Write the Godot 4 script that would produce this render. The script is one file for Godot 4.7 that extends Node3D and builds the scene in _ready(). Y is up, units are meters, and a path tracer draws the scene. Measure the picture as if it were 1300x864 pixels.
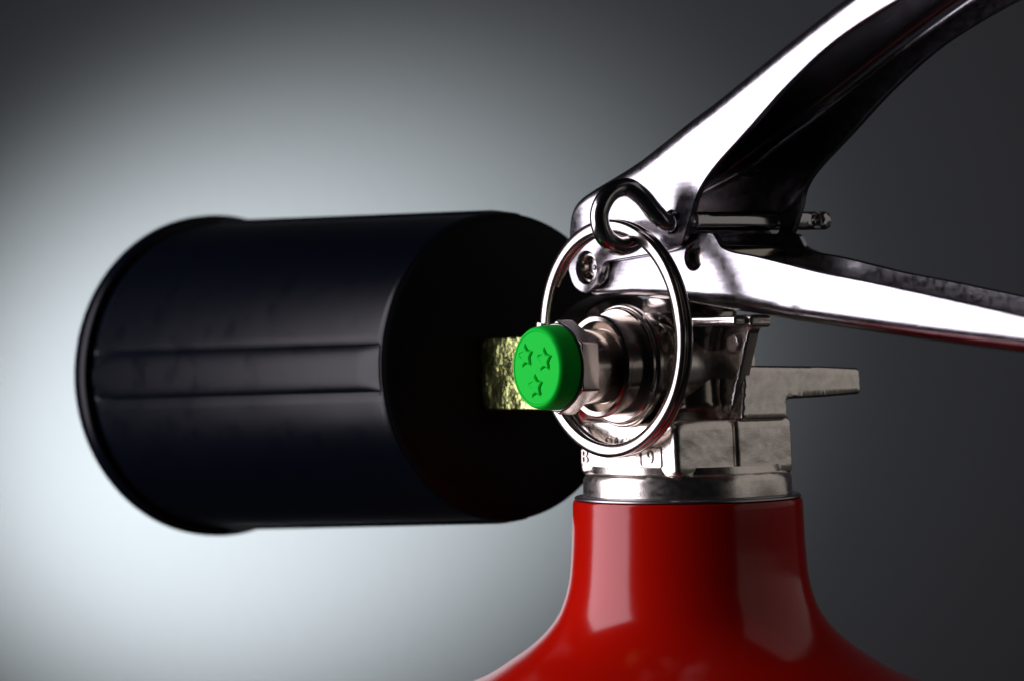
extends Node3D
# A fire extinguisher in close-up: red cylinder neck, nickel valve, black discharge horn, steel levers, safety pin and pull ring.
# Lengths are in millimetres and written to the meshes in metres. The extinguisher's own axes: x towards the handles' free ends, y up,
# z towards the green cap; its foot stands on the floor, 420 mm below the lens axis.

const MM := 0.001
const UP := 420.0
const TURN := -53.13
const AXIS_X := 0.0439

var noise := FastNoiseLite.new()
var M := {}

# ---------------------------------------------------------------- mesh building
class Shape:
	var v := PackedVector3Array()
	var sealed := 0
	func tri(a: Vector3, b: Vector3, c: Vector3) -> void:
		if a.is_equal_approx(b) or b.is_equal_approx(c) or a.is_equal_approx(c):
			return
		v.append(a); v.append(b); v.append(c)
	func quad(a: Vector3, b: Vector3, c: Vector3, d: Vector3) -> void:
		tri(a, b, c); tri(a, c, d)
	func grid(rows: Array, close_u := false, close_v := false) -> void:
		var n := rows.size()
		for i in (n if close_u else n - 1):
			var p: PackedVector3Array = rows[i]
			var q: PackedVector3Array = rows[(i + 1) % n]
			var k := p.size()
			for j in (k if close_v else k - 1):
				quad(p[j], p[(j + 1) % k], q[(j + 1) % k], q[j])
	func fan(ring: PackedVector3Array) -> void:
		var c := Vector3.ZERO
		for p in ring: c += p
		c /= ring.size()
		for j in ring.size():
			tri(c, ring[j], ring[(j + 1) % ring.size()])
	func seal() -> void:   # turns a closed shell inside out if its faces look inwards
		var vol := 0.0
		for i in range(sealed, v.size(), 3):
			vol += (v[i] - v[sealed]).dot((v[i + 1] - v[sealed]).cross(v[i + 2] - v[sealed]))
		if vol < 0.0:
			for i in range(sealed, v.size(), 3):
				var t := v[i + 1]; v[i + 1] = v[i + 2]; v[i + 2] = t
		sealed = v.size()
	func moved(x: Transform3D, from := 0) -> void:
		for i in range(from, v.size()): v[i] = x * v[i]
	func mesh(crease := 38.0) -> ArrayMesh:
		var limit := cos(deg_to_rad(crease))
		var at := {}
		var face := PackedVector3Array(); var unit := PackedVector3Array()
		for i in range(0, v.size(), 3):
			var n := (v[i + 1] - v[i]).cross(v[i + 2] - v[i])
			face.append(n * n.length()); unit.append(n.normalized())
			for k in 3:
				var key := Vector3i((v[i + k] * 500.0).round())
				if not at.has(key): at[key] = PackedInt32Array()
				at[key].append(i / 3)
		var vs := PackedVector3Array(); var ns := PackedVector3Array()
		for i in range(0, v.size(), 3):
			for k in [0, 2, 1]:
				var key := Vector3i((v[i + k] * 500.0).round())
				var n := Vector3.ZERO
				for f in at[key]:
					if unit[f].dot(unit[i / 3]) > limit: n += face[f]
				vs.append(v[i + k] * 0.001)
				ns.append(n.normalized() if n.length() > 1e-14 else unit[i / 3])
		var a := []
		a.resize(Mesh.ARRAY_MAX)
		a[Mesh.ARRAY_VERTEX] = vs; a[Mesh.ARRAY_NORMAL] = ns
		var m := ArrayMesh.new()
		m.add_surface_from_arrays(Mesh.PRIMITIVE_TRIANGLES, a)
		return m

func smooth_line(p: Array, step := 0.9, closed := false) -> PackedVector2Array:   # Catmull-Rom through the points, about one point per step
	var out := PackedVector2Array()
	var n := p.size()
	for i in (n if closed else n - 1):
		var a: Vector2 = p[i]; var b: Vector2 = p[(i + 1) % n]
		var pre: Vector2 = p[(i - 1 + n) % n] if closed else p[maxi(i - 1, 0)]
		var post: Vector2 = p[(i + 2) % n] if closed else p[mini(i + 2, n - 1)]
		var d := a.distance_to(b)
		pre = a + (pre - a) * minf(1.0, d / maxf(a.distance_to(pre), 1e-4)); post = b + (post - b) * minf(1.0, d / maxf(b.distance_to(post), 1e-4))
		var k := maxi(1, int(d / step))
		for j in k:
			out.append(a.cubic_interpolate(b, pre, post, float(j) / k))
	if not closed: out.append(p[n - 1])
	return out

func rounded(p: Array, radius: float, arc := 5) -> PackedVector2Array:   # a polygon with rounded corners
	var out := PackedVector2Array()
	for i in p.size():
		var b: Vector2 = p[i]; var a: Vector2 = p[(i - 1 + p.size()) % p.size()]; var c: Vector2 = p[(i + 1) % p.size()]
		var r := minf(radius, minf(a.distance_to(b), c.distance_to(b)) * 0.45)
		var s := b + (a - b).normalized() * r; var e := b + (c - b).normalized() * r
		for k in arc + 1:
			var t := float(k) / arc
			out.append(s.lerp(b, t).lerp(b.lerp(e, t), t))
	return out

func dense(p: PackedVector2Array, step: float) -> PackedVector2Array:   # the same outline with no side longer than step
	var out := PackedVector2Array()
	for i in p.size():
		var b := p[(i + 1) % p.size()]
		var k := maxi(1, int(ceil(p[i].distance_to(b) / step)))
		for j in k: out.append(p[i].lerp(b, float(j) / k))
	return out

func circle(c: Vector2, r: float, n := 28) -> PackedVector2Array:
	var out := PackedVector2Array()
	for i in n: out.append(c + Vector2.from_angle(TAU * i / n) * r)
	return out

# a plate between z0 and z1 (z1 > z0) with chamfered edges, holes, and an optional bulge(Vector2) -> z
func plate(s: Shape, outline: PackedVector2Array, z0: float, z1: float, cham := 0.2, holes := [], bulge = null, step := 0.0, soft := PackedByteArray()) -> void:
	var loops := [outline] + holes
	var face := PackedVector2Array()
	var insets := []
	for li in loops.size():
		var lp: PackedVector2Array = loops[li]
		var ccw := not Geometry2D.is_polygon_clockwise(lp)
		var inset := PackedVector2Array()
		for i in lp.size():
			var d := (lp[(i + 1) % lp.size()] - lp[i]).normalized() + (lp[i] - lp[(i - 1 + lp.size()) % lp.size()]).normalized()
			var nrm := Vector2(-d.y, d.x).normalized() * (1.0 if ccw else -1.0) * (1.0 if li == 0 else -1.0)
			var c := cham if li > 0 or soft.is_empty() or soft[i] else 0.0
			inset.append(lp[i] + nrm * c)
		insets.append(inset)
		face.append_array(inset)
	if step > 0.0:
		var box := Rect2(outline[0], Vector2.ZERO)
		for p in outline: box = box.expand(p)
		var row := 0
		var y := box.position.y + step * 0.5
		while y < box.end.y:
			var x := box.position.x + step * (0.5 + 0.5 * (row % 2))
			while x < box.end.x:
				var p := Vector2(x, y)
				var ok := Geometry2D.is_point_in_polygon(p, insets[0])
				for h in range(1, insets.size()):
					ok = ok and not Geometry2D.is_point_in_polygon(p, insets[h])
				if ok:
					for lp in insets:
						for q in lp:
							if p.distance_squared_to(q) < step * step * 0.2: ok = false; break
						if not ok: break
				if ok: face.append(p)
				x += step
			y += step * 0.87; row += 1
	var z := func(p: Vector2) -> float: return bulge.call(p) if bulge != null else 0.0
	var idx := Geometry2D.triangulate_delaunay(face)
	for i in range(0, idx.size(), 3):
		var a := face[idx[i]]; var b := face[idx[i + 1]]; var c := face[idx[i + 2]]
		var mid := (a + b + c) / 3.0
		if not Geometry2D.is_point_in_polygon(mid, insets[0]): continue
		var hole := false
		for h in range(1, insets.size()): hole = hole or Geometry2D.is_point_in_polygon(mid, insets[h])
		if hole: continue
		if (b - a).cross(c - a) < 0.0: var t := b; b = c; c = t
		var za: float = z.call(a); var zb: float = z.call(b); var zc: float = z.call(c)
		s.tri(Vector3(a.x, a.y, z1 + za), Vector3(b.x, b.y, z1 + zb), Vector3(c.x, c.y, z1 + zc))
		s.tri(Vector3(a.x, a.y, z0 + za), Vector3(c.x, c.y, z0 + zc), Vector3(b.x, b.y, z0 + zb))
	for li in loops.size():
		var lp: PackedVector2Array = loops[li]; var ip: PackedVector2Array = insets[li]
		var flip := Geometry2D.is_polygon_clockwise(lp) != (li > 0)
		for i in lp.size():
			var j := (i + 1) % lp.size()
			var c0 := cham if li > 0 or soft.is_empty() or soft[i] else 0.0
			var c1 := cham if li > 0 or soft.is_empty() or soft[j] else 0.0
			var zi: float = z.call(ip[i]); var zj: float = z.call(ip[j])
			var a := [Vector3(ip[i].x, ip[i].y, z0 + zi), Vector3(lp[i].x, lp[i].y, z0 + zi + c0), Vector3(lp[i].x, lp[i].y, z1 + zi - c0), Vector3(ip[i].x, ip[i].y, z1 + zi)]
			var b := [Vector3(ip[j].x, ip[j].y, z0 + zj), Vector3(lp[j].x, lp[j].y, z0 + zj + c1), Vector3(lp[j].x, lp[j].y, z1 + zj - c1), Vector3(ip[j].x, ip[j].y, z1 + zj)]
			for k in 3:
				if flip: s.quad(b[k], a[k], a[k + 1], b[k + 1])
				else: s.quad(a[k], b[k], b[k + 1], a[k + 1])
	s.sealed = s.v.size()

# profile of (radius, height) turned round the axis of x (its local y)
func lathe(s: Shape, profile: Array, x := Transform3D(), n := 64, wobble := 0.0) -> void:
	var from := s.v.size()
	var rows := []
	for p in profile:
		var row := PackedVector3Array()
		for i in n:
			var a := TAU * i / n
			var r: float = p.x
			if wobble > 0.0 and r > 0.0: r += wobble * noise.get_noise_3d(cos(a) * r * 3.0, p.y * 3.0, sin(a) * r * 3.0)
			row.append(Vector3(cos(a) * r, p.y, sin(a) * r))
		rows.append(row)
	s.grid(rows, false, true)
	if profile[0].x > 0.0: s.fan(rows[0]) if profile[0].y > profile[-1].y else _fan_back(s, rows[0])
	if profile[-1].x > 0.0: s.fan(rows[-1]) if profile[-1].y > profile[0].y else _fan_back(s, rows[-1])
	s.moved(x, from)
	s.seal()

func _fan_back(s: Shape, ring: PackedVector3Array) -> void:
	var r := ring.duplicate(); r.reverse(); s.fan(r)

func along(dir: Vector3, at: Vector3) -> Transform3D:   # local y along dir
	var y := dir.normalized()
	var z := (Vector3.RIGHT if absf(y.x) < 0.9 else Vector3.UP).cross(y).normalized()
	return Transform3D(Basis(y.cross(z), y, z), at)

# an elliptical wire along points; ra across (in the plane of up), rb along up
func wire(s: Shape, pts: PackedVector3Array, ra: float, rb: float, up: Vector3, n := 20, taper := 0.0) -> void:
	var rows := []
	for i in pts.size():
		var t := (pts[mini(i + 1, pts.size() - 1)] - pts[maxi(i - 1, 0)]).normalized()
		var side := up.cross(t).normalized()
		var u := t.cross(side)
		var f := 1.0
		if taper > 0.0:
			var e := minf(pts[i].distance_to(pts[0]), pts[i].distance_to(pts[-1])) / taper
			if i < 6 or i > pts.size() - 7: f = sqrt(clampf(1.0 - (1.0 - e) * (1.0 - e), 0.05, 1.0)) if e < 1.0 else 1.0
		var row := PackedVector3Array()
		for k in n:
			var a := TAU * k / n
			row.append(pts[i] + side * cos(a) * ra * f + u * sin(a) * rb * f)
		rows.append(row)
	s.grid(rows, false, true)
	_fan_back(s, rows[0]); s.fan(rows[-1])
	s.seal()

func curve3(p: Array, k := 10) -> PackedVector3Array:
	var out := PackedVector3Array()
	for i in p.size() - 1:
		var pre: Vector3 = p[maxi(i - 1, 0)]; var post: Vector3 = p[mini(i + 2, p.size() - 1)]
		for j in k: out.append(p[i].cubic_interpolate(p[i + 1], pre, post, float(j) / k))
	out.append(p[-1])
	return out

# a cast block: rounded box whose skin wanders a little
func cast_box(s: Shape, lo: Vector3, hi: Vector3, r: float, rough := 0.12, bend = null, n := 12) -> void:
	var c := (lo + hi) / 2.0; var h := (hi - lo) / 2.0
	for axis in 3:
		for sgn in [-1.0, 1.0]:
			var rows := []
			for i in n + 1:
				var row := PackedVector3Array()
				for j in n + 1:
					var p := Vector3.ZERO
					p[axis] = sgn
					var u := -1.0 + 2.0 * i / n; var w := -1.0 + 2.0 * j / n
					var a := (axis + 1) % 3; var b := (axis + 2) % 3
					p[axis] = sgn * h[axis]
					p[a] = signf(u) * (h[a] - (1.0 - absf(u)) * n * 0.5 * r / 2.0) if absf(u) > 1.0 - 4.0 / n else u / (1.0 - 4.0 / n) * (h[a] - r)
					p[b] = signf(w) * (h[b] - (1.0 - absf(w)) * n * 0.5 * r / 2.0) if absf(w) > 1.0 - 4.0 / n else w / (1.0 - 4.0 / n) * (h[b] - r)
					var core := p.clamp(-h + Vector3.ONE * r, h - Vector3.ONE * r)
					var d := (p - core).normalized()
					p = core + d * r
					p += d * noise.get_noise_3dv((p + c) * 4.0) * rough + d * noise.get_noise_3dv((p + c) * 14.0 + Vector3.ONE * 70.0) * rough * 0.4
					p += c
					if bend != null: p = bend.call(p)
					row.append(p)
				rows.append(row)
			if sgn < 0.0: rows.reverse()
			s.grid(rows)
	s.seal()

# ---------------------------------------------------------------- nodes
func obj(called: String, s: Shape, m: Material, parent: Node3D, crease := 38.0) -> MeshInstance3D:
	var o := MeshInstance3D.new()
	o.name = called
	o.mesh = s.mesh(crease)
	o.material_override = m
	parent.add_child(o, true)
	return o

func part(called: String, parent: Node3D) -> Node3D:
	var o := Node3D.new()
	o.name = called
	parent.add_child(o, true)
	return o

func thing(called: String, label: String, category: String, at: Vector3) -> Node3D:
	var o := Node3D.new()
	o.name = called
	o.set_meta("label", label); o.set_meta("category", category)
	add_child(o, true)
	o.position = at
	o.rotation_degrees.y = TURN
	return o

func lin(r: float, g: float, b: float) -> Color:
	return Color(r, g, b).linear_to_srgb()

func noise_tex(freq: float, octaves := 3, size := 512, ramp := [], kind := FastNoiseLite.TYPE_SIMPLEX_SMOOTH, sd := 1) -> NoiseTexture2D:
	var f := FastNoiseLite.new()
	f.noise_type = kind; f.frequency = freq; f.fractal_octaves = octaves; f.seed = sd
	var t := NoiseTexture2D.new()
	t.noise = f; t.seamless = true; t.width = size; t.height = size
	if ramp:
		var g := Gradient.new()
		g.set_color(0, Color(ramp[0], ramp[0], ramp[0])); g.set_color(1, Color(ramp[1], ramp[1], ramp[1]))
		t.color_ramp = g
	return t

func scratch_tex() -> ImageTexture:   # fine grain and hairline scratches, used as relief
	var size := 768
	var f := FastNoiseLite.new()
	f.seed = 4; f.frequency = 0.11; f.fractal_octaves = 2
	var grain := f.get_seamless_image(size, size)
	var im := Image.create(size, size, false, Image.FORMAT_RGB8)
	for y in size:
		for x in size:
			var g := 0.5 + (grain.get_pixel(x, y).r - 0.5) * 0.16
			im.set_pixel(x, y, Color(g, g, g))
	var r := RandomNumberGenerator.new()
	r.seed = 7
	for k in 260:
		var p := Vector2(r.randf(), r.randf()) * size
		var a := 1.15 + r.randfn() * 0.25 if r.randf() < 0.7 else r.randf() * TAU
		var d := Vector2.from_angle(a)
		var bend := r.randfn() * 0.002
		var deep := 0.5 - r.randf() * r.randf() * 0.4
		for i in int(10 + absf(r.randfn()) * 60):
			p += d; d = d.rotated(bend)
			im.set_pixel(posmod(int(p.x), size), posmod(int(p.y), size), Color(deep, deep, deep))
	return ImageTexture.create_from_image(im)

func mat(albedo: Color, rough: float, metal := 0.0) -> StandardMaterial3D:
	var m := StandardMaterial3D.new()
	m.albedo_color = albedo; m.roughness = rough; m.metallic = metal
	return m

func relief(m: StandardMaterial3D, t: Texture2D, depth_mm: float, tile_mm: float) -> StandardMaterial3D:
	m.heightmap_enabled = true
	m.heightmap_texture = t
	m.heightmap_scale = depth_mm * 0.1
	m.uv1_triplanar = true
	m.uv1_scale = Vector3.ONE * 1000.0 / tile_mm
	return m

func worn(m: StandardMaterial3D, t: Texture2D) -> StandardMaterial3D:   # roughness varies from place to place
	m.roughness_texture = t
	m.roughness_texture_channel = BaseMaterial3D.TEXTURE_CHANNEL_RED
	return m

func make_materials() -> void:
	var scratches := scratch_tex()
	var cast := noise_tex(0.016, 5, 512, [], FastNoiseLite.TYPE_SIMPLEX_SMOOTH, 3)
	var grain := noise_tex(0.06, 2, 512, [], FastNoiseLite.TYPE_SIMPLEX_SMOOTH, 13)
	var peel := noise_tex(0.012, 3, 512, [], FastNoiseLite.TYPE_SIMPLEX_SMOOTH, 5)
	var wear := noise_tex(0.02, 5, 512, [0.55, 1.3], FastNoiseLite.TYPE_SIMPLEX_SMOOTH, 9)
	M.steel = worn(relief(mat(lin(0.47, 0.46, 0.49), 0.23, 1.0), scratches, 0.035, 34.0), wear)
	M.steel.detail_enabled = true   # brushing along the sheet
	M.steel.detail_blend_mode = BaseMaterial3D.BLEND_MODE_MUL
	M.steel.detail_uv_layer = BaseMaterial3D.DETAIL_UV_2
	M.steel.detail_albedo = noise_tex(0.02, 4, 512, [0.82, 1.08], FastNoiseLite.TYPE_SIMPLEX_SMOOTH, 41)
	M.steel.uv2_triplanar = true
	M.steel.uv2_scale = Vector3(9, 60, 60)
	M.bare = relief(mat(lin(0.38, 0.385, 0.41), 0.3, 1.0), scratches, 0.02, 30.0)
	M.cast = worn(relief(mat(lin(0.92, 0.86, 0.79), 0.27, 1.0), grain, 0.012, 22.0), wear)
	M.cast.albedo_texture = noise_tex(0.01, 5, 512, [0.93, 1.04], FastNoiseLite.TYPE_SIMPLEX_SMOOTH, 21)
	M.plate = worn(relief(mat(lin(0.7, 0.78, 0.3), 0.17, 1.0), cast, 0.085, 12.0), wear)  # outlet spigot's nickel; the green cap's reflection is painted in as a yellow-green tint
	M.turned = relief(mat(lin(0.47, 0.42, 0.37), 0.18, 1.0), cast, 0.01, 24.0)
	M.ring = relief(mat(lin(0.56, 0.515, 0.48), 0.17, 1.0), scratches, 0.006, 25.0)
	M.pin = relief(mat(lin(0.5, 0.49, 0.5), 0.17, 1.0), scratches, 0.01, 30.0)
	M.black = worn(relief(mat(lin(0.0015, 0.0025, 0.0055), 0.27), peel, 0.006, 60.0), noise_tex(0.009, 5, 512, [0.75, 1.4], FastNoiseLite.TYPE_SIMPLEX_SMOOTH, 31))
	M.black.metallic_specular = 0.33
	M.matte = relief(mat(lin(0.004, 0.0045, 0.006), 0.5), peel, 0.006, 60.0)
	M.matte.metallic_specular = 0.2
	M.green = relief(mat(lin(0.008, 0.74, 0.055), 0.5), cast, 0.006, 10.0)
	M.green.metallic_specular = 0.16
	M.red = relief(mat(lin(0.52, 0.0055, 0.001), 0.5), peel, 0.006, 14.0)
	M.red.metallic_specular = 0.0
	M.red.clearcoat_enabled = true; M.red.clearcoat = 0.9; M.red.clearcoat_roughness = 0.15
	M.paper = relief(mat(lin(0.1, 0.107, 0.117), 0.95), peel, 0.2, 60.0)
	M.floor = mat(lin(0.02, 0.02, 0.022), 0.8)

# ---------------------------------------------------------------- the extinguisher
func cylinder(root: Node3D) -> void:
	var prof := [Vector2(0, 0), Vector2(74, 0), Vector2(78, 4), Vector2(80, 8)]
	prof += [Vector2(80, 305)]
	for p in smooth_line([Vector2(80, 308), Vector2(76.5, 319), Vector2(67.0, 328), Vector2(59.0, 331.4), Vector2(51.8, 334.6), Vector2(46.4, 338.0), Vector2(41.0, 341.7), Vector2(36.4, 345.9), Vector2(32.9, 350.8), Vector2(30.6, 357.8), Vector2(29.7, 366.0), Vector2(29.25, 376.0), Vector2(29.15, 378.6)], 1.0):
		prof.append(p)
	prof += [Vector2(28.9, 379.1), Vector2(28.4, 379.3), Vector2(20, 379.3), Vector2(0, 379.3)]
	var s := Shape.new()
	lathe(s, prof, Transform3D(), 128)
	obj("cylinder", s, M.red, root)
	s = Shape.new()
	lathe(s, [Vector2(0, 379.4), Vector2(28.5, 379.4), Vector2(28.75, 379.55), Vector2(28.7, 379.9), Vector2(28.3, 380.2), Vector2(24, 380.3), Vector2(0, 380.3)], Transform3D(), 128)
	obj("neck_washer", s, M.bare, root, 30)

func valve(root: Node3D) -> void:
	var v := part("valve", root)
	var y := UP
	# collar that screws into the neck
	var s := Shape.new()
	lathe(s, [Vector2(0, 380.2), Vector2(26.2, 380.2), Vector2(26.5, 380.5), Vector2(26.3, 384.4), Vector2(25.6, 385.8), Vector2(24.6, 386.3), Vector2(24.2, 388.0), Vector2(0, 388.0)], Transform3D(), 96, 0.35)
	obj("collar", s, M.cast, v)
	# square block of two mould halves, a parting gap between them
	s = Shape.new()
	cast_box(s, Vector3(-19.3, y - 34.6, 0.35), Vector3(19.8, y - 20.2, 20.0), 2.0, 0.14, func(p: Vector3) -> Vector3: return p + Vector3(-0.045 * (p.y - y + 32.0) if p.x > 0.0 else 0.0, (19.0 - p.z) * -0.03 if p.y < y - 28.0 and p.z > 0.0 else 0.0, 0), 18)
	cast_box(s, Vector3(-19.0, y - 35.0, -19.6), Vector3(19.2, y - 20.0, 0.0), 2.0, 0.12, func(p: Vector3) -> Vector3: return p + Vector3(-0.045 * (p.y - y + 32.0) if p.x > 0.0 else 0.0, 0, 0), 18)
	lathe(s, [Vector2(0, y - 36.0), Vector2(22.0, y - 36.0), Vector2(22.0, y - 34.8), Vector2(18.5, y - 33.5), Vector2(0, y - 32.0)], Transform3D(), 64, 0.4)
	obj("square_block", s, M.cast, v)
	# upright core with a domed top
	s = Shape.new()
	lathe(s, [Vector2(0, y - 22), Vector2(18.5, y - 22), Vector2(16.4, y - 20.4), Vector2(13.2, y - 18.6), Vector2(11.6, y - 16), Vector2(11.2, y - 4), Vector2(12.4, y + 0.5), Vector2(13.4, y + 3.2), Vector2(13.0, y + 6.2), Vector2(11.6, y + 7.4), Vector2(11.0, y + 8.6), Vector2(10.8, y + 9.8), Vector2(0, y + 9.9)], Transform3D(), 64, 0.3)
	obj("core", s, M.turned, v)
	# side boss for the pressure port
	var boss := along(Vector3(0, 0, 1), Vector3(0, y - 6.8, 0))
	s = Shape.new()
	lathe(s, [Vector2(0, -14), Vector2(11.0, -14), Vector2(11.9, -12.8), Vector2(12.0, 11.5), Vector2(11.6, 12.4), Vector2(0, 12.4)], boss, 72, 0.1)
	obj("barrel", s, M.cast, v)
	s = Shape.new()
	lathe(s, [Vector2(0, 10), Vector2(11.4, 10), Vector2(11.5, 13.0), Vector2(12.2, 15.5), Vector2(13.6, 18.0), Vector2(14.7, 19.2), Vector2(15.3, 19.8), Vector2(15.3, 20.8), Vector2(14.9, 21.2), Vector2(14.6, 21.2), Vector2(14.4, 21.5), Vector2(14.4, 22.2), Vector2(14.0, 22.6), Vector2(13.2, 22.6), Vector2(0, 22.6)], boss, 96, 0.12)
	obj("port_boss", s, M.turned, v, 30)
	# the far half: a flat-faced body, the hanger lug, and the web under the handle
	s = Shape.new()
	cast_box(s, Vector3(4, y - 21.0, -16.4), Vector3(17.5, y - 7.6, -4.0), 1.2, 0.2)
	cast_box(s, Vector3(5, y - 9.2, -9.0), Vector3(12.0, y + 4.0, -5.0), 1.5, 0.2)
	obj("far_body", s, M.cast, v)
	s = Shape.new()
	plate(s, dense(rounded([Vector2(-3.4, y - 7.2), Vector2(-30.0, y - 7.9), Vector2(-43.0, y - 8.6), Vector2(-43.0, y - 15.2), Vector2(-30.0, y - 15.7), Vector2(-17.4, y - 15.9), Vector2(-17.2, y - 21.0), Vector2(-1.6, y - 21.0)], 1.1), 0.8), 8.0, 19.4, 0.7, [], func(p: Vector2) -> float: return noise.get_noise_2dv(p * 3.0) * 0.1 - 0.045 * (p.y - y + 18.0), 1.3)
	s.moved(Transform3D(Basis(Vector3(0, 0, 1), Vector3(0, 1, 0), Vector3(1, 0, 0)), Vector3.ZERO))
	s.sealed = 0
	s.seal()
	obj("hanger_lug", s, M.cast, v, 62)
	s = Shape.new()
	plate(s, dense(rounded([Vector2(6, y - 20), Vector2(15.4, y - 20), Vector2(16.4, y - 17.1), Vector2(22.9, y + 1.4), Vector2(25.5, y + 3.0), Vector2(25.2, y + 4.6), Vector2(6, y + 4.6)], 1.0), 0.8), -5.4, -1.5, 0.6, [], func(p: Vector2) -> float: return noise.get_noise_2dv(p * 3.0) * 0.2, 1.2)
	lathe(s, [Vector2(0, -1), Vector2(2.7, -1), Vector2(2.7, 0.7), Vector2(2.3, 1.1), Vector2(1.2, 1.1), Vector2(0, 0.8)], along(Vector3(0, 0, 1), Vector3(17.2, y - 1.6, -1.5)), 32)
	obj("web", s, M.cast, v, 62)
	s = Shape.new()
	cast_box(s, Vector3(8, y + 2.6, 2.0), Vector3(29.5, y + 4.9, 9.0), 0.7, 0.3)
	cast_box(s, Vector3(22.5, y + 2.2, -1.8), Vector3(31.0, y + 5.2, 5.0), 0.8, 0.2)
	obj("handle_seat", s, M.cast, v)
	# outlet towards the horn
	var out := along(Vector3(-1, 0, 0), Vector3(0, y - 8.2, 0))
	s = Shape.new()
	lathe(s, [Vector2(0, 8), Vector2(13, 8), Vector2(14.5, 16), Vector2(16.2, 20.5), Vector2(18.8, 23.4), Vector2(19.8, 25.0), Vector2(19.8, 33.0), Vector2(18.4, 35.0), Vector2(12, 35.6), Vector2(0, 35.6)], out, 72, 0.15)
	obj("swivel_collar", s, M.turned, v)
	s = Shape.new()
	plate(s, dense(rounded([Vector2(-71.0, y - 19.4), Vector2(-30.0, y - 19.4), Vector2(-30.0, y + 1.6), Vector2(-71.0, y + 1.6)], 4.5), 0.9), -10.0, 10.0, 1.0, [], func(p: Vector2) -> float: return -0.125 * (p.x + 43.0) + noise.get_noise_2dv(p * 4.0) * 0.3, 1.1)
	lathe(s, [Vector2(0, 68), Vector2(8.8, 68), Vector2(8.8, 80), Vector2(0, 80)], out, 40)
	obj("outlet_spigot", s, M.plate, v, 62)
	# raised lettering on the face under the port
	for t in [["DACD8", Vector3(-0.8, y - 26.4, 20.05), 3.6], ["B", Vector3(-16.4, y - 29.8, 20.05), 3.4], ["9", Vector3(9.6, y - 29.4, 20.05), 3.4]]:
		var tm := TextMesh.new()
		var f := SystemFont.new()
		f.font_names = PackedStringArray(["Droid Sans"])
		tm.font = f; tm.text = t[0]; tm.font_size = 48; tm.pixel_size = t[2] * MM / 36.0; tm.depth = 0.5 * MM; tm.curve_step = 2.0
		var o := MeshInstance3D.new()
		o.name = "cast_lettering"; o.mesh = tm; o.material_override = M.turned; o.position = t[1] * MM
		v.add_child(o, true)
	s = Shape.new()
	plate(s, rounded([Vector2(5.6, y - 32.0), Vector2(14.2, y - 32.0), Vector2(14.2, y - 26.6), Vector2(5.6, y - 26.6)], 0.8), 19.9, 20.3, 0.1, [rounded([Vector2(6.2, y - 31.4), Vector2(13.6, y - 31.4), Vector2(13.6, y - 27.2), Vector2(6.2, y - 27.2)], 0.6)])
	obj("cast_mark_frame", s, M.turned, v)

func pressure_port(root: Node3D) -> void:
	var g := part("pressure_port", root)
	var c := Vector3(0, UP - 6.8, 0)
	var ax := along(Vector3(0, 0, 1), c)
	var s := Shape.new()
	lathe(s, [Vector2(0, 22), Vector2(12.2, 22), Vector2(12.2, 27.2), Vector2(12.7, 27.8), Vector2(12.7, 28.6), Vector2(12.3, 29.0), Vector2(11.2, 28.7), Vector2(9.9, 27.4), Vector2(9.2, 27.0), Vector2(0, 27.0)], ax, 96)
	obj("dished_flange", s, M.turned, g, 28)
	s = Shape.new()
	lathe(s, [Vector2(0, 26.5), Vector2(9.1, 26.5), Vector2(9.1, 35.6), Vector2(8.8, 36.2), Vector2(0, 36.2)], ax, 72)
	obj("sleeve", s, M.turned, g, 28)
	s = Shape.new()
	var hex := PackedVector2Array()
	for i in 6: hex.append(Vector2(c.x, c.y) + Vector2.from_angle(TAU * (i + 0.5) / 6 + 0.02) * 11.7)
	plate(s, dense(rounded(Array(hex), 0.5, 2), 1.2), 35.9, 41.2, 0.35)
	obj("hex_nut", s, M.turned, g, 50)
	s = Shape.new()
	plate(s, circle(Vector2(c.x, c.y), 10.9, 40), 40.9, 41.7, 0.3)
	obj("seat_washer", s, M.steel, g, 20)
	# green cap with three raised stars
	s = Shape.new()
	lathe(s, [Vector2(0, 41.5), Vector2(10.1, 41.5), Vector2(10.45, 42.0), Vector2(10.3, 44.6), Vector2(10.15, 46.0), Vector2(9.95, 46.9), Vector2(9.6, 47.45), Vector2(9.2, 47.68), Vector2(8.95, 47.6), Vector2(8.8, 47.2), Vector2(6, 47.2), Vector2(3, 47.2), Vector2(0, 47.2)], ax, 96)
	var sp := [Vector2(-4.1, 2.9), Vector2(3.4, 2.0), Vector2(-0.3, -4.5)]
	var moats := []
	for k in 3:
		var star := []; var moat := []
		for i in 10:
			var d := Vector2.from_angle(TAU * i / 10 + PI / 2 + [0.12, 0.05, 0.1][k])
			star.append(Vector2(c.x, c.y) + sp[k] + d * (2.85 if i % 2 == 0 else 1.45))
			moat.append(Vector2(c.x, c.y) + sp[k] + d * (3.3 if i % 2 == 0 else 1.75))
		plate(s, rounded(star, 0.5, 4), 46.9, 48.0, 0.25)
		moats.append(rounded(moat, 0.5, 4))
	plate(s, circle(Vector2(c.x, c.y), 8.85, 60), 46.95, 47.55, 0.08, moats, null, 0.9)
	obj("green_cap", s, M.green, g, 32)

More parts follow.
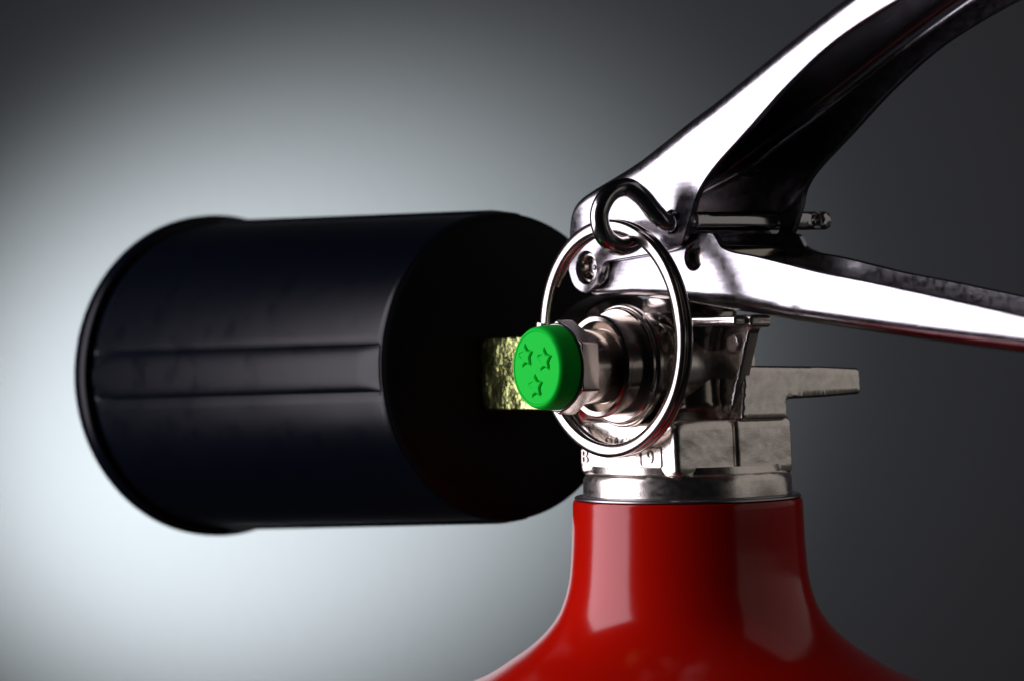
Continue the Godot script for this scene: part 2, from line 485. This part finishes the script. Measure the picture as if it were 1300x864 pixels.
func horn(root: Node3D) -> void:
	var h := part("discharge_horn", root)
	var tilt := deg_to_rad(0.86)
	var o := Vector3(-73.4, UP - 7.1, 0)
	var ax := Vector3(-cos(tilt), -sin(tilt), 0)
	var up := Vector3(-sin(tilt), cos(tilt), 0)
	var at := func(t: float, r: float, a: float) -> Vector3: return o + ax * t + up * sin(a) * r + Vector3(0, 0, 1) * cos(a) * r
	var wall := func(t: float) -> float: return lerpf(42.3, 48.1, t / 150.0)
	var centres := [0.01, PI / 2, PI, -PI / 2]
	var half := deg_to_rad(8.6)
	var n := 240
	var back := Shape.new()
	var discs := []
	for p in [Vector2(0, 4), Vector2(36, 4), Vector2(41.2, 2.6), Vector2(41.75, 1.95), Vector2(41.25, 1.4), Vector2(40.6, 0.9), Vector2(39.6, 0.4), Vector2(38.2, -0.1), Vector2(36.3, -0.5), Vector2(34, -0.9), Vector2(30, -1.6), Vector2(22, -2.3), Vector2(10, -2.7), Vector2(0, -2.8)]:
		var row := PackedVector3Array()
		for i in 120: row.append(at.call(p.y, p.x, TAU * i / 120))
		discs.append(row)
	back.grid(discs, false, true)
	back.seal()
	var prof := [Vector2(30, 4.2), Vector2(41.0, 3.2), Vector2(41.6, 2.2), Vector2(41.9, 2.2), Vector2(42.2, 2.8)]
	for i in range(1, 30): prof.append(Vector2(wall.call(i * 5.1 - 1.0), i * 5.1 - 1.0))
	prof += [Vector2(47.9, 149.0), Vector2(47.3, 150.2), Vector2(47.3, 156), Vector2(46, 156), Vector2(44, 140), Vector2(38, 12), Vector2(30, 7), Vector2(30, 4.2)]
	var rows := []
	for p in prof:
		var row := PackedVector3Array()
		for i in n:
			var a := TAU * i / n
			var r: float = p.x
			if p.y > 3.0 and p.y < 149.5 and r > 41.5 and p.x > wall.call(p.y) - 0.1:   # fine grooves beside the ridges
				for c in centres:
					var d := absf(absf(wrapf(a - c, -PI, PI)) - half)
					r -= 1.0 * exp(-pow(d / deg_to_rad(1.0), 2.0))
				r += 0.12 * noise.get_noise_2d(p.y * 0.6, a * 30.0)
			row.append(at.call(p.y, r, a))
		rows.append(row)
	var s := Shape.new()
	s.grid(rows, false, true)
	s.seal()
	obj("horn_body", s, M.black, h, 40)
	obj("back_plate", back, M.matte, h, 40)
	s = Shape.new()
	rows = []
	for p in [Vector2(46.5, 151.2), Vector2(49.6, 151.2), Vector2(50.3, 151.9), Vector2(50.6, 153), Vector2(50.6, 156.2), Vector2(50.2, 157.2), Vector2(49.4, 157.7), Vector2(46.8, 157.7), Vector2(46.3, 157.2)]:
		var row := PackedVector3Array()
		for i in 160: row.append(at.call(p.y, p.x, TAU * i / 160))
		rows.append(row)
	s.grid(rows, true, true)
	s.seal()
	obj("mouth_rim", s, M.black, h, 40)
	for c in centres:
		s = Shape.new()
		rows = []
		for k in 31:
			var t := 2.6 + 145.8 * k / 30.0
			var row := PackedVector3Array()
			for i in 25:
				var f := -1.0 + 2.0 * i / 24.0
				var w := half * (0.97 - 0.75 * pow(clampf((t - 138.0) / 12.0, 0, 1), 2.5))
				row.append(at.call(t, wall.call(t) + (0.85 * (1.0 - pow(absf(f), 4.0)) - 0.2) * clampf((t - 2.0) / 5.0, 0.15, 1.0), c + f * w))
			for i in range(24, -1, -1):
				var f := -1.0 + 2.0 * i / 24.0
				row.append(at.call(t, wall.call(t) - 1.2, c + f * half * 0.9))
			rows.append(row)
		s.grid(rows, false, true)
		_fan_back(s, rows[0]); s.fan(rows[-1])
		s.seal()
		obj("moulded_ridge", s, M.black, h, 45)

# a folded sheet channel: two flanges and the bent web that joins them along a line
func channel(s: Shape, top: PackedVector2Array, low: PackedVector2Array, hw: float, t: float, r: PackedFloat32Array, below: bool, holes: Array, bulge) -> void:
	var n := top.size()
	var side := -1.0 if below else 1.0
	var nrm := PackedVector2Array()
	for i in n:
		var d := (top[mini(i + 1, n - 1)] - top[maxi(i - 1, 0)]).normalized()
		nrm.append(Vector2(-d.y, d.x) * side)
	var joint := PackedVector2Array()
	for i in n: joint.append(top[i] - nrm[i] * r[i])
	var outline := joint.duplicate()
	var soft := PackedByteArray()
	for i in n: soft.append(1 if i == n - 1 else 0)
	for i in range(low.size() - 1, -1, -1):
		outline.append(low[i]); soft.append(1)
	soft[0] = 0
	plate(s, outline, hw - t, hw, 0.28, holes[0], bulge, 1.3, soft)
	var from := s.v.size()
	plate(s, outline, hw - t, hw, 0.28, holes[1], bulge, 1.3, soft)
	for i in range(from, s.v.size(), 3):
		for k in 3: s.v[i + k].z *= -1.0
		var q := s.v[i + 1]; s.v[i + 1] = s.v[i + 2]; s.v[i + 2] = q
	s.sealed = s.v.size()
	var rows := []
	for i in n:
		var row := PackedVector3Array()
		var ri := maxf(r[i] - t, 0.3)
		var z0: float = bulge.call(joint[i])
		var ring := []
		for k in 13: ring.append(Vector2(-r[i] + r[i] * sin(PI / 2 * k / 12), hw - r[i] + r[i] * cos(PI / 2 * k / 12) + z0 * cos(PI / 2 * k / 12)))
		for k in range(12, -1, -1): ring.append(Vector2(ring[k].x, -ring[k].y))
		for k in 13: ring.append(Vector2(-r[i] + ri * sin(PI / 2 * k / 12), -(hw - r[i] + ri * cos(PI / 2 * k / 12) + z0 * cos(PI / 2 * k / 12))))
		for k in range(12, -1, -1): ring.append(Vector2(ring[26 + k].x, -ring[26 + k].y))
		for q in ring:
			var p: Vector2 = top[i] + nrm[i] * q.x
			row.append(Vector3(p.x, p.y, q.y))
		rows.append(row)
	s.grid(rows, false, true)
	var k52: int = rows[0].size()
	for e in [0, n - 1]:
		for k in 25:
			var a: Vector3 = rows[e][k]; var b: Vector3 = rows[e][k + 1]; var c: Vector3 = rows[e][k52 - 2 - k]; var d: Vector3 = rows[e][k52 - 1 - k]
			if e == 0: s.quad(a, d, c, b)
			else: s.quad(a, b, c, d)
	s.seal()

func up_all(p: Array) -> Array:
	return p.map(func(q): return q + Vector2(0, UP))

func levers(root: Node3D) -> void:
	# --- squeeze lever
	var lever := part("squeeze_lever", root)
	var top := smooth_line(up_all([Vector2(-26.3, 22.0), Vector2(-26.2, 27.5), Vector2(-25.2, 32.0), Vector2(-22.6, 35.0), Vector2(-17.4, 37.6), Vector2(-3.3, 42.9), Vector2(9.2, 48.2), Vector2(21.4, 53.6), Vector2(30.4, 57.3), Vector2(42.0, 62.5), Vector2(58.9, 70.1), Vector2(74.7, 76.9), Vector2(88.3, 82.3), Vector2(105.9, 88.5), Vector2(125.1, 93.8), Vector2(143.3, 97.3), Vector2(164.9, 99.1), Vector2(180, 98.5)]), 1.3)
	var low := smooth_line(up_all([Vector2(-25.3, 18.0), Vector2(-23.1, 13.7), Vector2(-18.6, 11.7), Vector2(-14.3, 13.2), Vector2(-12.2, 17.0), Vector2(-10.2, 19.1), Vector2(-3.1, 19.9), Vector2(9.3, 20.8), Vector2(18.2, 22.0), Vector2(21.4, 23.8), Vector2(23.7, 27.5), Vector2(25.8, 31.8), Vector2(27.7, 35.9), Vector2(30.7, 39.2), Vector2(34.6, 42.2), Vector2(45.3, 49.2), Vector2(59.4, 58.6), Vector2(75.7, 67.4), Vector2(96.4, 74.7), Vector2(125.4, 81.8), Vector2(143.7, 84.7), Vector2(165.3, 86.1), Vector2(180, 85.6)]), 1.0)
	var r := PackedFloat32Array()
	for i in top.size(): r.append(lerpf(2.3, 5.2, clampf((top[i].x + 20.0) / 22.0, 0, 1)))
	var bulge := func(p: Vector2) -> float:
		var q := p - Vector2(0, UP)
		var z := 0.06 * noise.get_noise_2d(q.x * 1.1, q.y * 1.1)
		# the free edge beside the pin hole is rolled inwards
		var e := clampf(1.0 - (Vector2(q.x, q.y).distance_to(Geometry2D.get_closest_point_to_segment(q, Vector2(20.5, 20), Vector2(29.0, 40.0)))) / 8.0, 0, 1) * clampf((42.0 - q.y) / 9.0, 0, 1)
		z += 0.9 * e * e
		z -= 0.9 * pow(clampf((-17.5 - q.x) / 8.0, 0, 1), 2.0) * clampf((q.y - 17.0) / 8.0, 0, 1)
		z -= 0.3 * exp(-pow(q.distance_to(Vector2(16.6, 28.4)) / 3.6, 2.0))
		return z
	var hole := circle(Vector2(-17.8, UP + 18.2), 4.1, 32)
	var pin_hole := circle(Vector2(16.2, UP + 28.3), 2.9, 28)
	var s := Shape.new()
	channel(s, top, low, 17.5, 1.8, r, false, [[hole, pin_hole], [hole, pin_hole]], bulge)
	obj("lever_sheet", s, M.steel, lever, 40)
	s = Shape.new()
	var ax := along(Vector3(0, 0, 1), Vector3(-17.8, UP + 18.2, 0))
	lathe(s, [Vector2(0, -17.6), Vector2(1.6, -17.4), Vector2(4.2, -16.9), Vector2(4.25, 15.4), Vector2(3.6, 16.4), Vector2(3.1, 16.5), Vector2(2.5, 15.9), Vector2(2.2, 14.4), Vector2(1.7, 13.6), Vector2(1.1, 14.2), Vector2(0.6, 14.8), Vector2(0, 15.0)], ax, 40)
	obj("pivot_rivet", s, M.turned, lever)
	# --- carrying handle
	var handle := part("carrying_handle", root)
	top = smooth_line(up_all([Vector2(-22, 14.5), Vector2(-21.4, 11.6), Vector2(-18.5, 10.9), Vector2(-4.0, 10.6), Vector2(11.4, 9.1), Vector2(26.2, 7.0), Vector2(40.6, 5.2), Vector2(54.6, 3.3), Vector2(81.1, 0.2), Vector2(106.1, -2.6), Vector2(129.7, -5.0), Vector2(151.9, -7.1), Vector2(166, -8.4)]), 1.3)
	low = smooth_line(up_all([Vector2(-22, 16.5), Vector2(-21.6, 22.0), Vector2(-19, 24.5), Vector2(0, 25.6), Vector2(20.6, 25.6), Vector2(25.3, 25.5), Vector2(28.4, 25.2), Vector2(30.0, 23.6), Vector2(31.3, 21.9), Vector2(35.3, 20.5), Vector2(43.8, 19.1), Vector2(54.9, 16.9), Vector2(65.7, 14.7), Vector2(81.4, 12.1), Vector2(106.4, 7.6), Vector2(129.9, 3.2), Vector2(152.0, -1.0), Vector2(166, -3.6)]), 1.0)
	r = PackedFloat32Array()
	for i in top.size(): r.append(lerpf(2.2, 4.8, clampf((top[i].x + 12.0) / 45.0, 0, 1)))
	var dents := func(p: Vector2) -> float:
		var q := p - Vector2(0, UP)
		var z := 0.05 * noise.get_noise_2d(q.x * 1.1 + 300.0, q.y * 1.1)
		z -= 0.22 * exp(-pow(q.distance_to(Vector2(56.0, 9.0)) / 2.4, 2.0)) + 0.08 * exp(-pow(q.distance_to(Vector2(51.0, 14.0)) / 2.2, 2.0))
		z -= 0.12 * exp(-pow(q.distance_to(Vector2(9.0, 17.5)) / 1.6, 2.0))
		return z
	var h2 := circle(Vector2(21.0, UP + 19.6), 3.2, 28)
	s = Shape.new()
	channel(s, top, low, 14.6, 1.8, r, true, [[h2], [h2]], dents)
	obj("handle_sheet", s, M.steel, handle, 40)
	s = Shape.new()
	lathe(s, [Vector2(0, -14.4), Vector2(1.6, -14.4), Vector2(2.6, -13.4), Vector2(3.2, -13.2), Vector2(3.25, 11.6), Vector2(2.9, 11.9), Vector2(2.4, 12.0), Vector2(0, 12.1)], along(Vector3(0, 0, 1), Vector3(21.0, UP + 19.6, 0)), 36)
	obj("fixing_rivet", s, M.turned, handle)

func pin_and_ring() -> void:
	var p := thing("safety_pin", "dark steel safety pin with a curled eye, pushed through the squeeze lever", "safety pin", Vector3(AXIS_X, 0, 0))
	var pts := curve3([Vector3(16.2, 28.6, 10), Vector3(16.1, 28.3, 18.6), Vector3(15.2, 30.6, 21.6), Vector3(13.4, 34.6, 24.2), Vector3(11.4, 37.0, 27.6), Vector3(10.2, 35.4, 32.0), Vector3(9.5, 30.6, 34.6), Vector3(9.0, 25.4, 33.0), Vector3(8.6, 22.7, 28.4), Vector3(8.6, 23.2, 24.0), Vector3(9.2, 25.4, 21.4)], 9)
	for i in pts.size(): pts[i].y += UP
	var s := Shape.new()
	wire(s, pts, 2.35, 2.35, Vector3(1, 0, 0.12), 24, 2.0)
	obj("curled_eye", s, M.pin, p, 60)
	# shaft with a cross hole near its rounded tip: a flat-sided bar, hole through the side that faces the handle end
	s = Shape.new()
	var out := PackedVector2Array()
	out.append_array(smooth_line([Vector2(11, UP + 26.3), Vector2(-33.0, UP + 26.9), Vector2(-34.5, UP + 27.6), Vector2(-35.0, UP + 29.2), Vector2(-34.5, UP + 30.8), Vector2(-33.0, UP + 31.5), Vector2(11, UP + 30.9)], 1.0))
	plate(s, out, -2.3, 2.3, 0.9, [circle(Vector2(-29.4, UP + 29.3), 1.45, 20)], null, 1.4)
	s.moved(Transform3D(Basis(Vector3(0, 0, 1), Vector3(0, 1, 0), Vector3(-1, 0, 0)), Vector3(16.2, 0, 0)))
	obj("shaft", s, M.pin, p, 50)
	var g := thing("pull_ring", "bright split steel pull ring hanging from the pin's eye around the green capped port", "ring", Vector3(AXIS_X, 0, 0))
	pts = PackedVector3Array()
	var turns := 1.94
	for i in 241:
		var f := i / 240.0
		var a := deg_to_rad(171.0) + TAU * turns * f
		var lay := smoothstep(0.42, 0.58, f)
		pts.append(Vector3(cos(a) * 27.9, UP + sin(a) * 27.9, 24.9 - 2.15 * lay))
	s = Shape.new()
	wire(s, pts, 1.75, 1.05, Vector3(0, 0, 1), 20, 0.0)
	obj("coil", s, M.ring, g, 50)

func setting() -> void:
	var s := Shape.new()
	s.moved(Transform3D())
	var pts := [[Vector3(-1700, -2, -905), Vector3(2000, 1500, -900)], [Vector3(-1700, -8, -899), Vector3(2000, 0, 1000)]]
	var names := ["backdrop", "floor"]
	for i in 2:
		s = Shape.new()
		var a: Vector3 = pts[i][0]; var b: Vector3 = pts[i][1]
		var c := [Vector3(a.x, a.y, a.z), Vector3(b.x, a.y, a.z), Vector3(b.x, b.y, a.z), Vector3(a.x, b.y, a.z), Vector3(a.x, a.y, b.z), Vector3(b.x, a.y, b.z), Vector3(b.x, b.y, b.z), Vector3(a.x, b.y, b.z)]
		for f in [[0, 1, 2, 3], [5, 4, 7, 6], [4, 0, 3, 7], [1, 5, 6, 2], [3, 2, 6, 7], [4, 5, 1, 0]]: s.quad(c[f[0]], c[f[1]], c[f[2]], c[f[3]])
		s.seal()
		var o := obj(names[i], s, M.paper if i == 0 else M.floor, self, 20)
		o.set_meta("kind", "structure")
		o.set_meta("label", ["plain grey studio backdrop with a soft pool of cool light", "dark studio floor under the extinguisher"][i])
		o.set_meta("category", ["backdrop", "floor"][i])

func _ready() -> void:
	# camera
	var cam := Camera3D.new()
	cam.name = "camera"
	add_child(cam)
	cam.position = Vector3(0, UP, 740) * MM
	cam.rotation_degrees.z = -1.0
	var lens := CameraAttributesPhysical.new()
	lens.frustum_focal_length = 102.78
	lens.frustum_near = 0.05
	lens.frustum_far = 10.0
	lens.frustum_focus_distance = 0.715
	lens.exposure_aperture = 16.0
	cam.attributes = lens
	cam.current = true
	# surroundings: a dark studio
	var we := WorldEnvironment.new()
	we.name = "studio"
	var e := Environment.new()
	e.background_mode = Environment.BG_COLOR
	e.background_color = lin(0.0025, 0.0027, 0.0032)
	e.tonemap_mode = Environment.TONE_MAPPER_LINEAR
	e.tonemap_exposure = 1.0
	e.sdfgi_enabled = true; e.ssao_enabled = true; e.ssil_enabled = true
	we.environment = e
	add_child(we)
	# softbox to the left, dim panel to the right, spot on the backdrop
	area("key_softbox", Vector3(-495, UP + 78, 54), Vector3(100, UP + 58, 80), Vector2(0.48, 0.6), Color(0.99, 0.955, 1.0), 0.37)
	area("fill_panel", Vector3(690, UP + 515, 60), Vector3(0, UP + 515, 40), Vector2(1.2, 1.1), Color(1.0, 0.97, 0.95), 0.1)
	area("fill_panel_foot", Vector3(690, UP - 210, 60), Vector3(0, UP - 210, 40), Vector2(1.2, 0.34), Color(1.0, 0.97, 0.95), 0.004)
	for k in 2:   # a snooted spot on the backdrop, and the faint spill round its beam
		var sp := SpotLight3D.new()
		sp.name = ["backdrop_spot", "backdrop_spill"][k]
		add_child(sp)
		sp.position = Vector3(-520, UP - 190, -330) * MM
		sp.look_at(Vector3(-148, UP - 45, -900) * MM)
		sp.light_color = Color(0.98, 1.0, 0.99); sp.light_energy = [4.0, 0.25][k]; sp.light_size = 0.06
		sp.spot_angle = [16.8, 27.0][k]; sp.spot_angle_attenuation = 1.0; sp.spot_range = 6.0; sp.spot_attenuation = 2.0; sp.shadow_enabled = true

	noise.seed = 11; noise.frequency = 0.03; noise.fractal_octaves = 3
	make_materials()
	setting()
	var root := thing("fire_extinguisher", "red fire extinguisher with black horn, nickel valve and polished steel levers", "fire extinguisher", Vector3(AXIS_X, 0, 0))
	cylinder(root)
	valve(root)
	pressure_port(root)
	horn(root)
	levers(root)
	pin_and_ring()

func area(called: String, at: Vector3, to: Vector3, size: Vector2, c: Color, energy: float) -> void:
	var l := AreaLight3D.new()
	l.name = called
	add_child(l)
	l.position = at * MM
	l.look_at(to * MM)
	l.area_size = size; l.light_color = c; l.light_energy = energy; l.area_range = 6.0; l.area_attenuation = 2.0; l.shadow_enabled = true
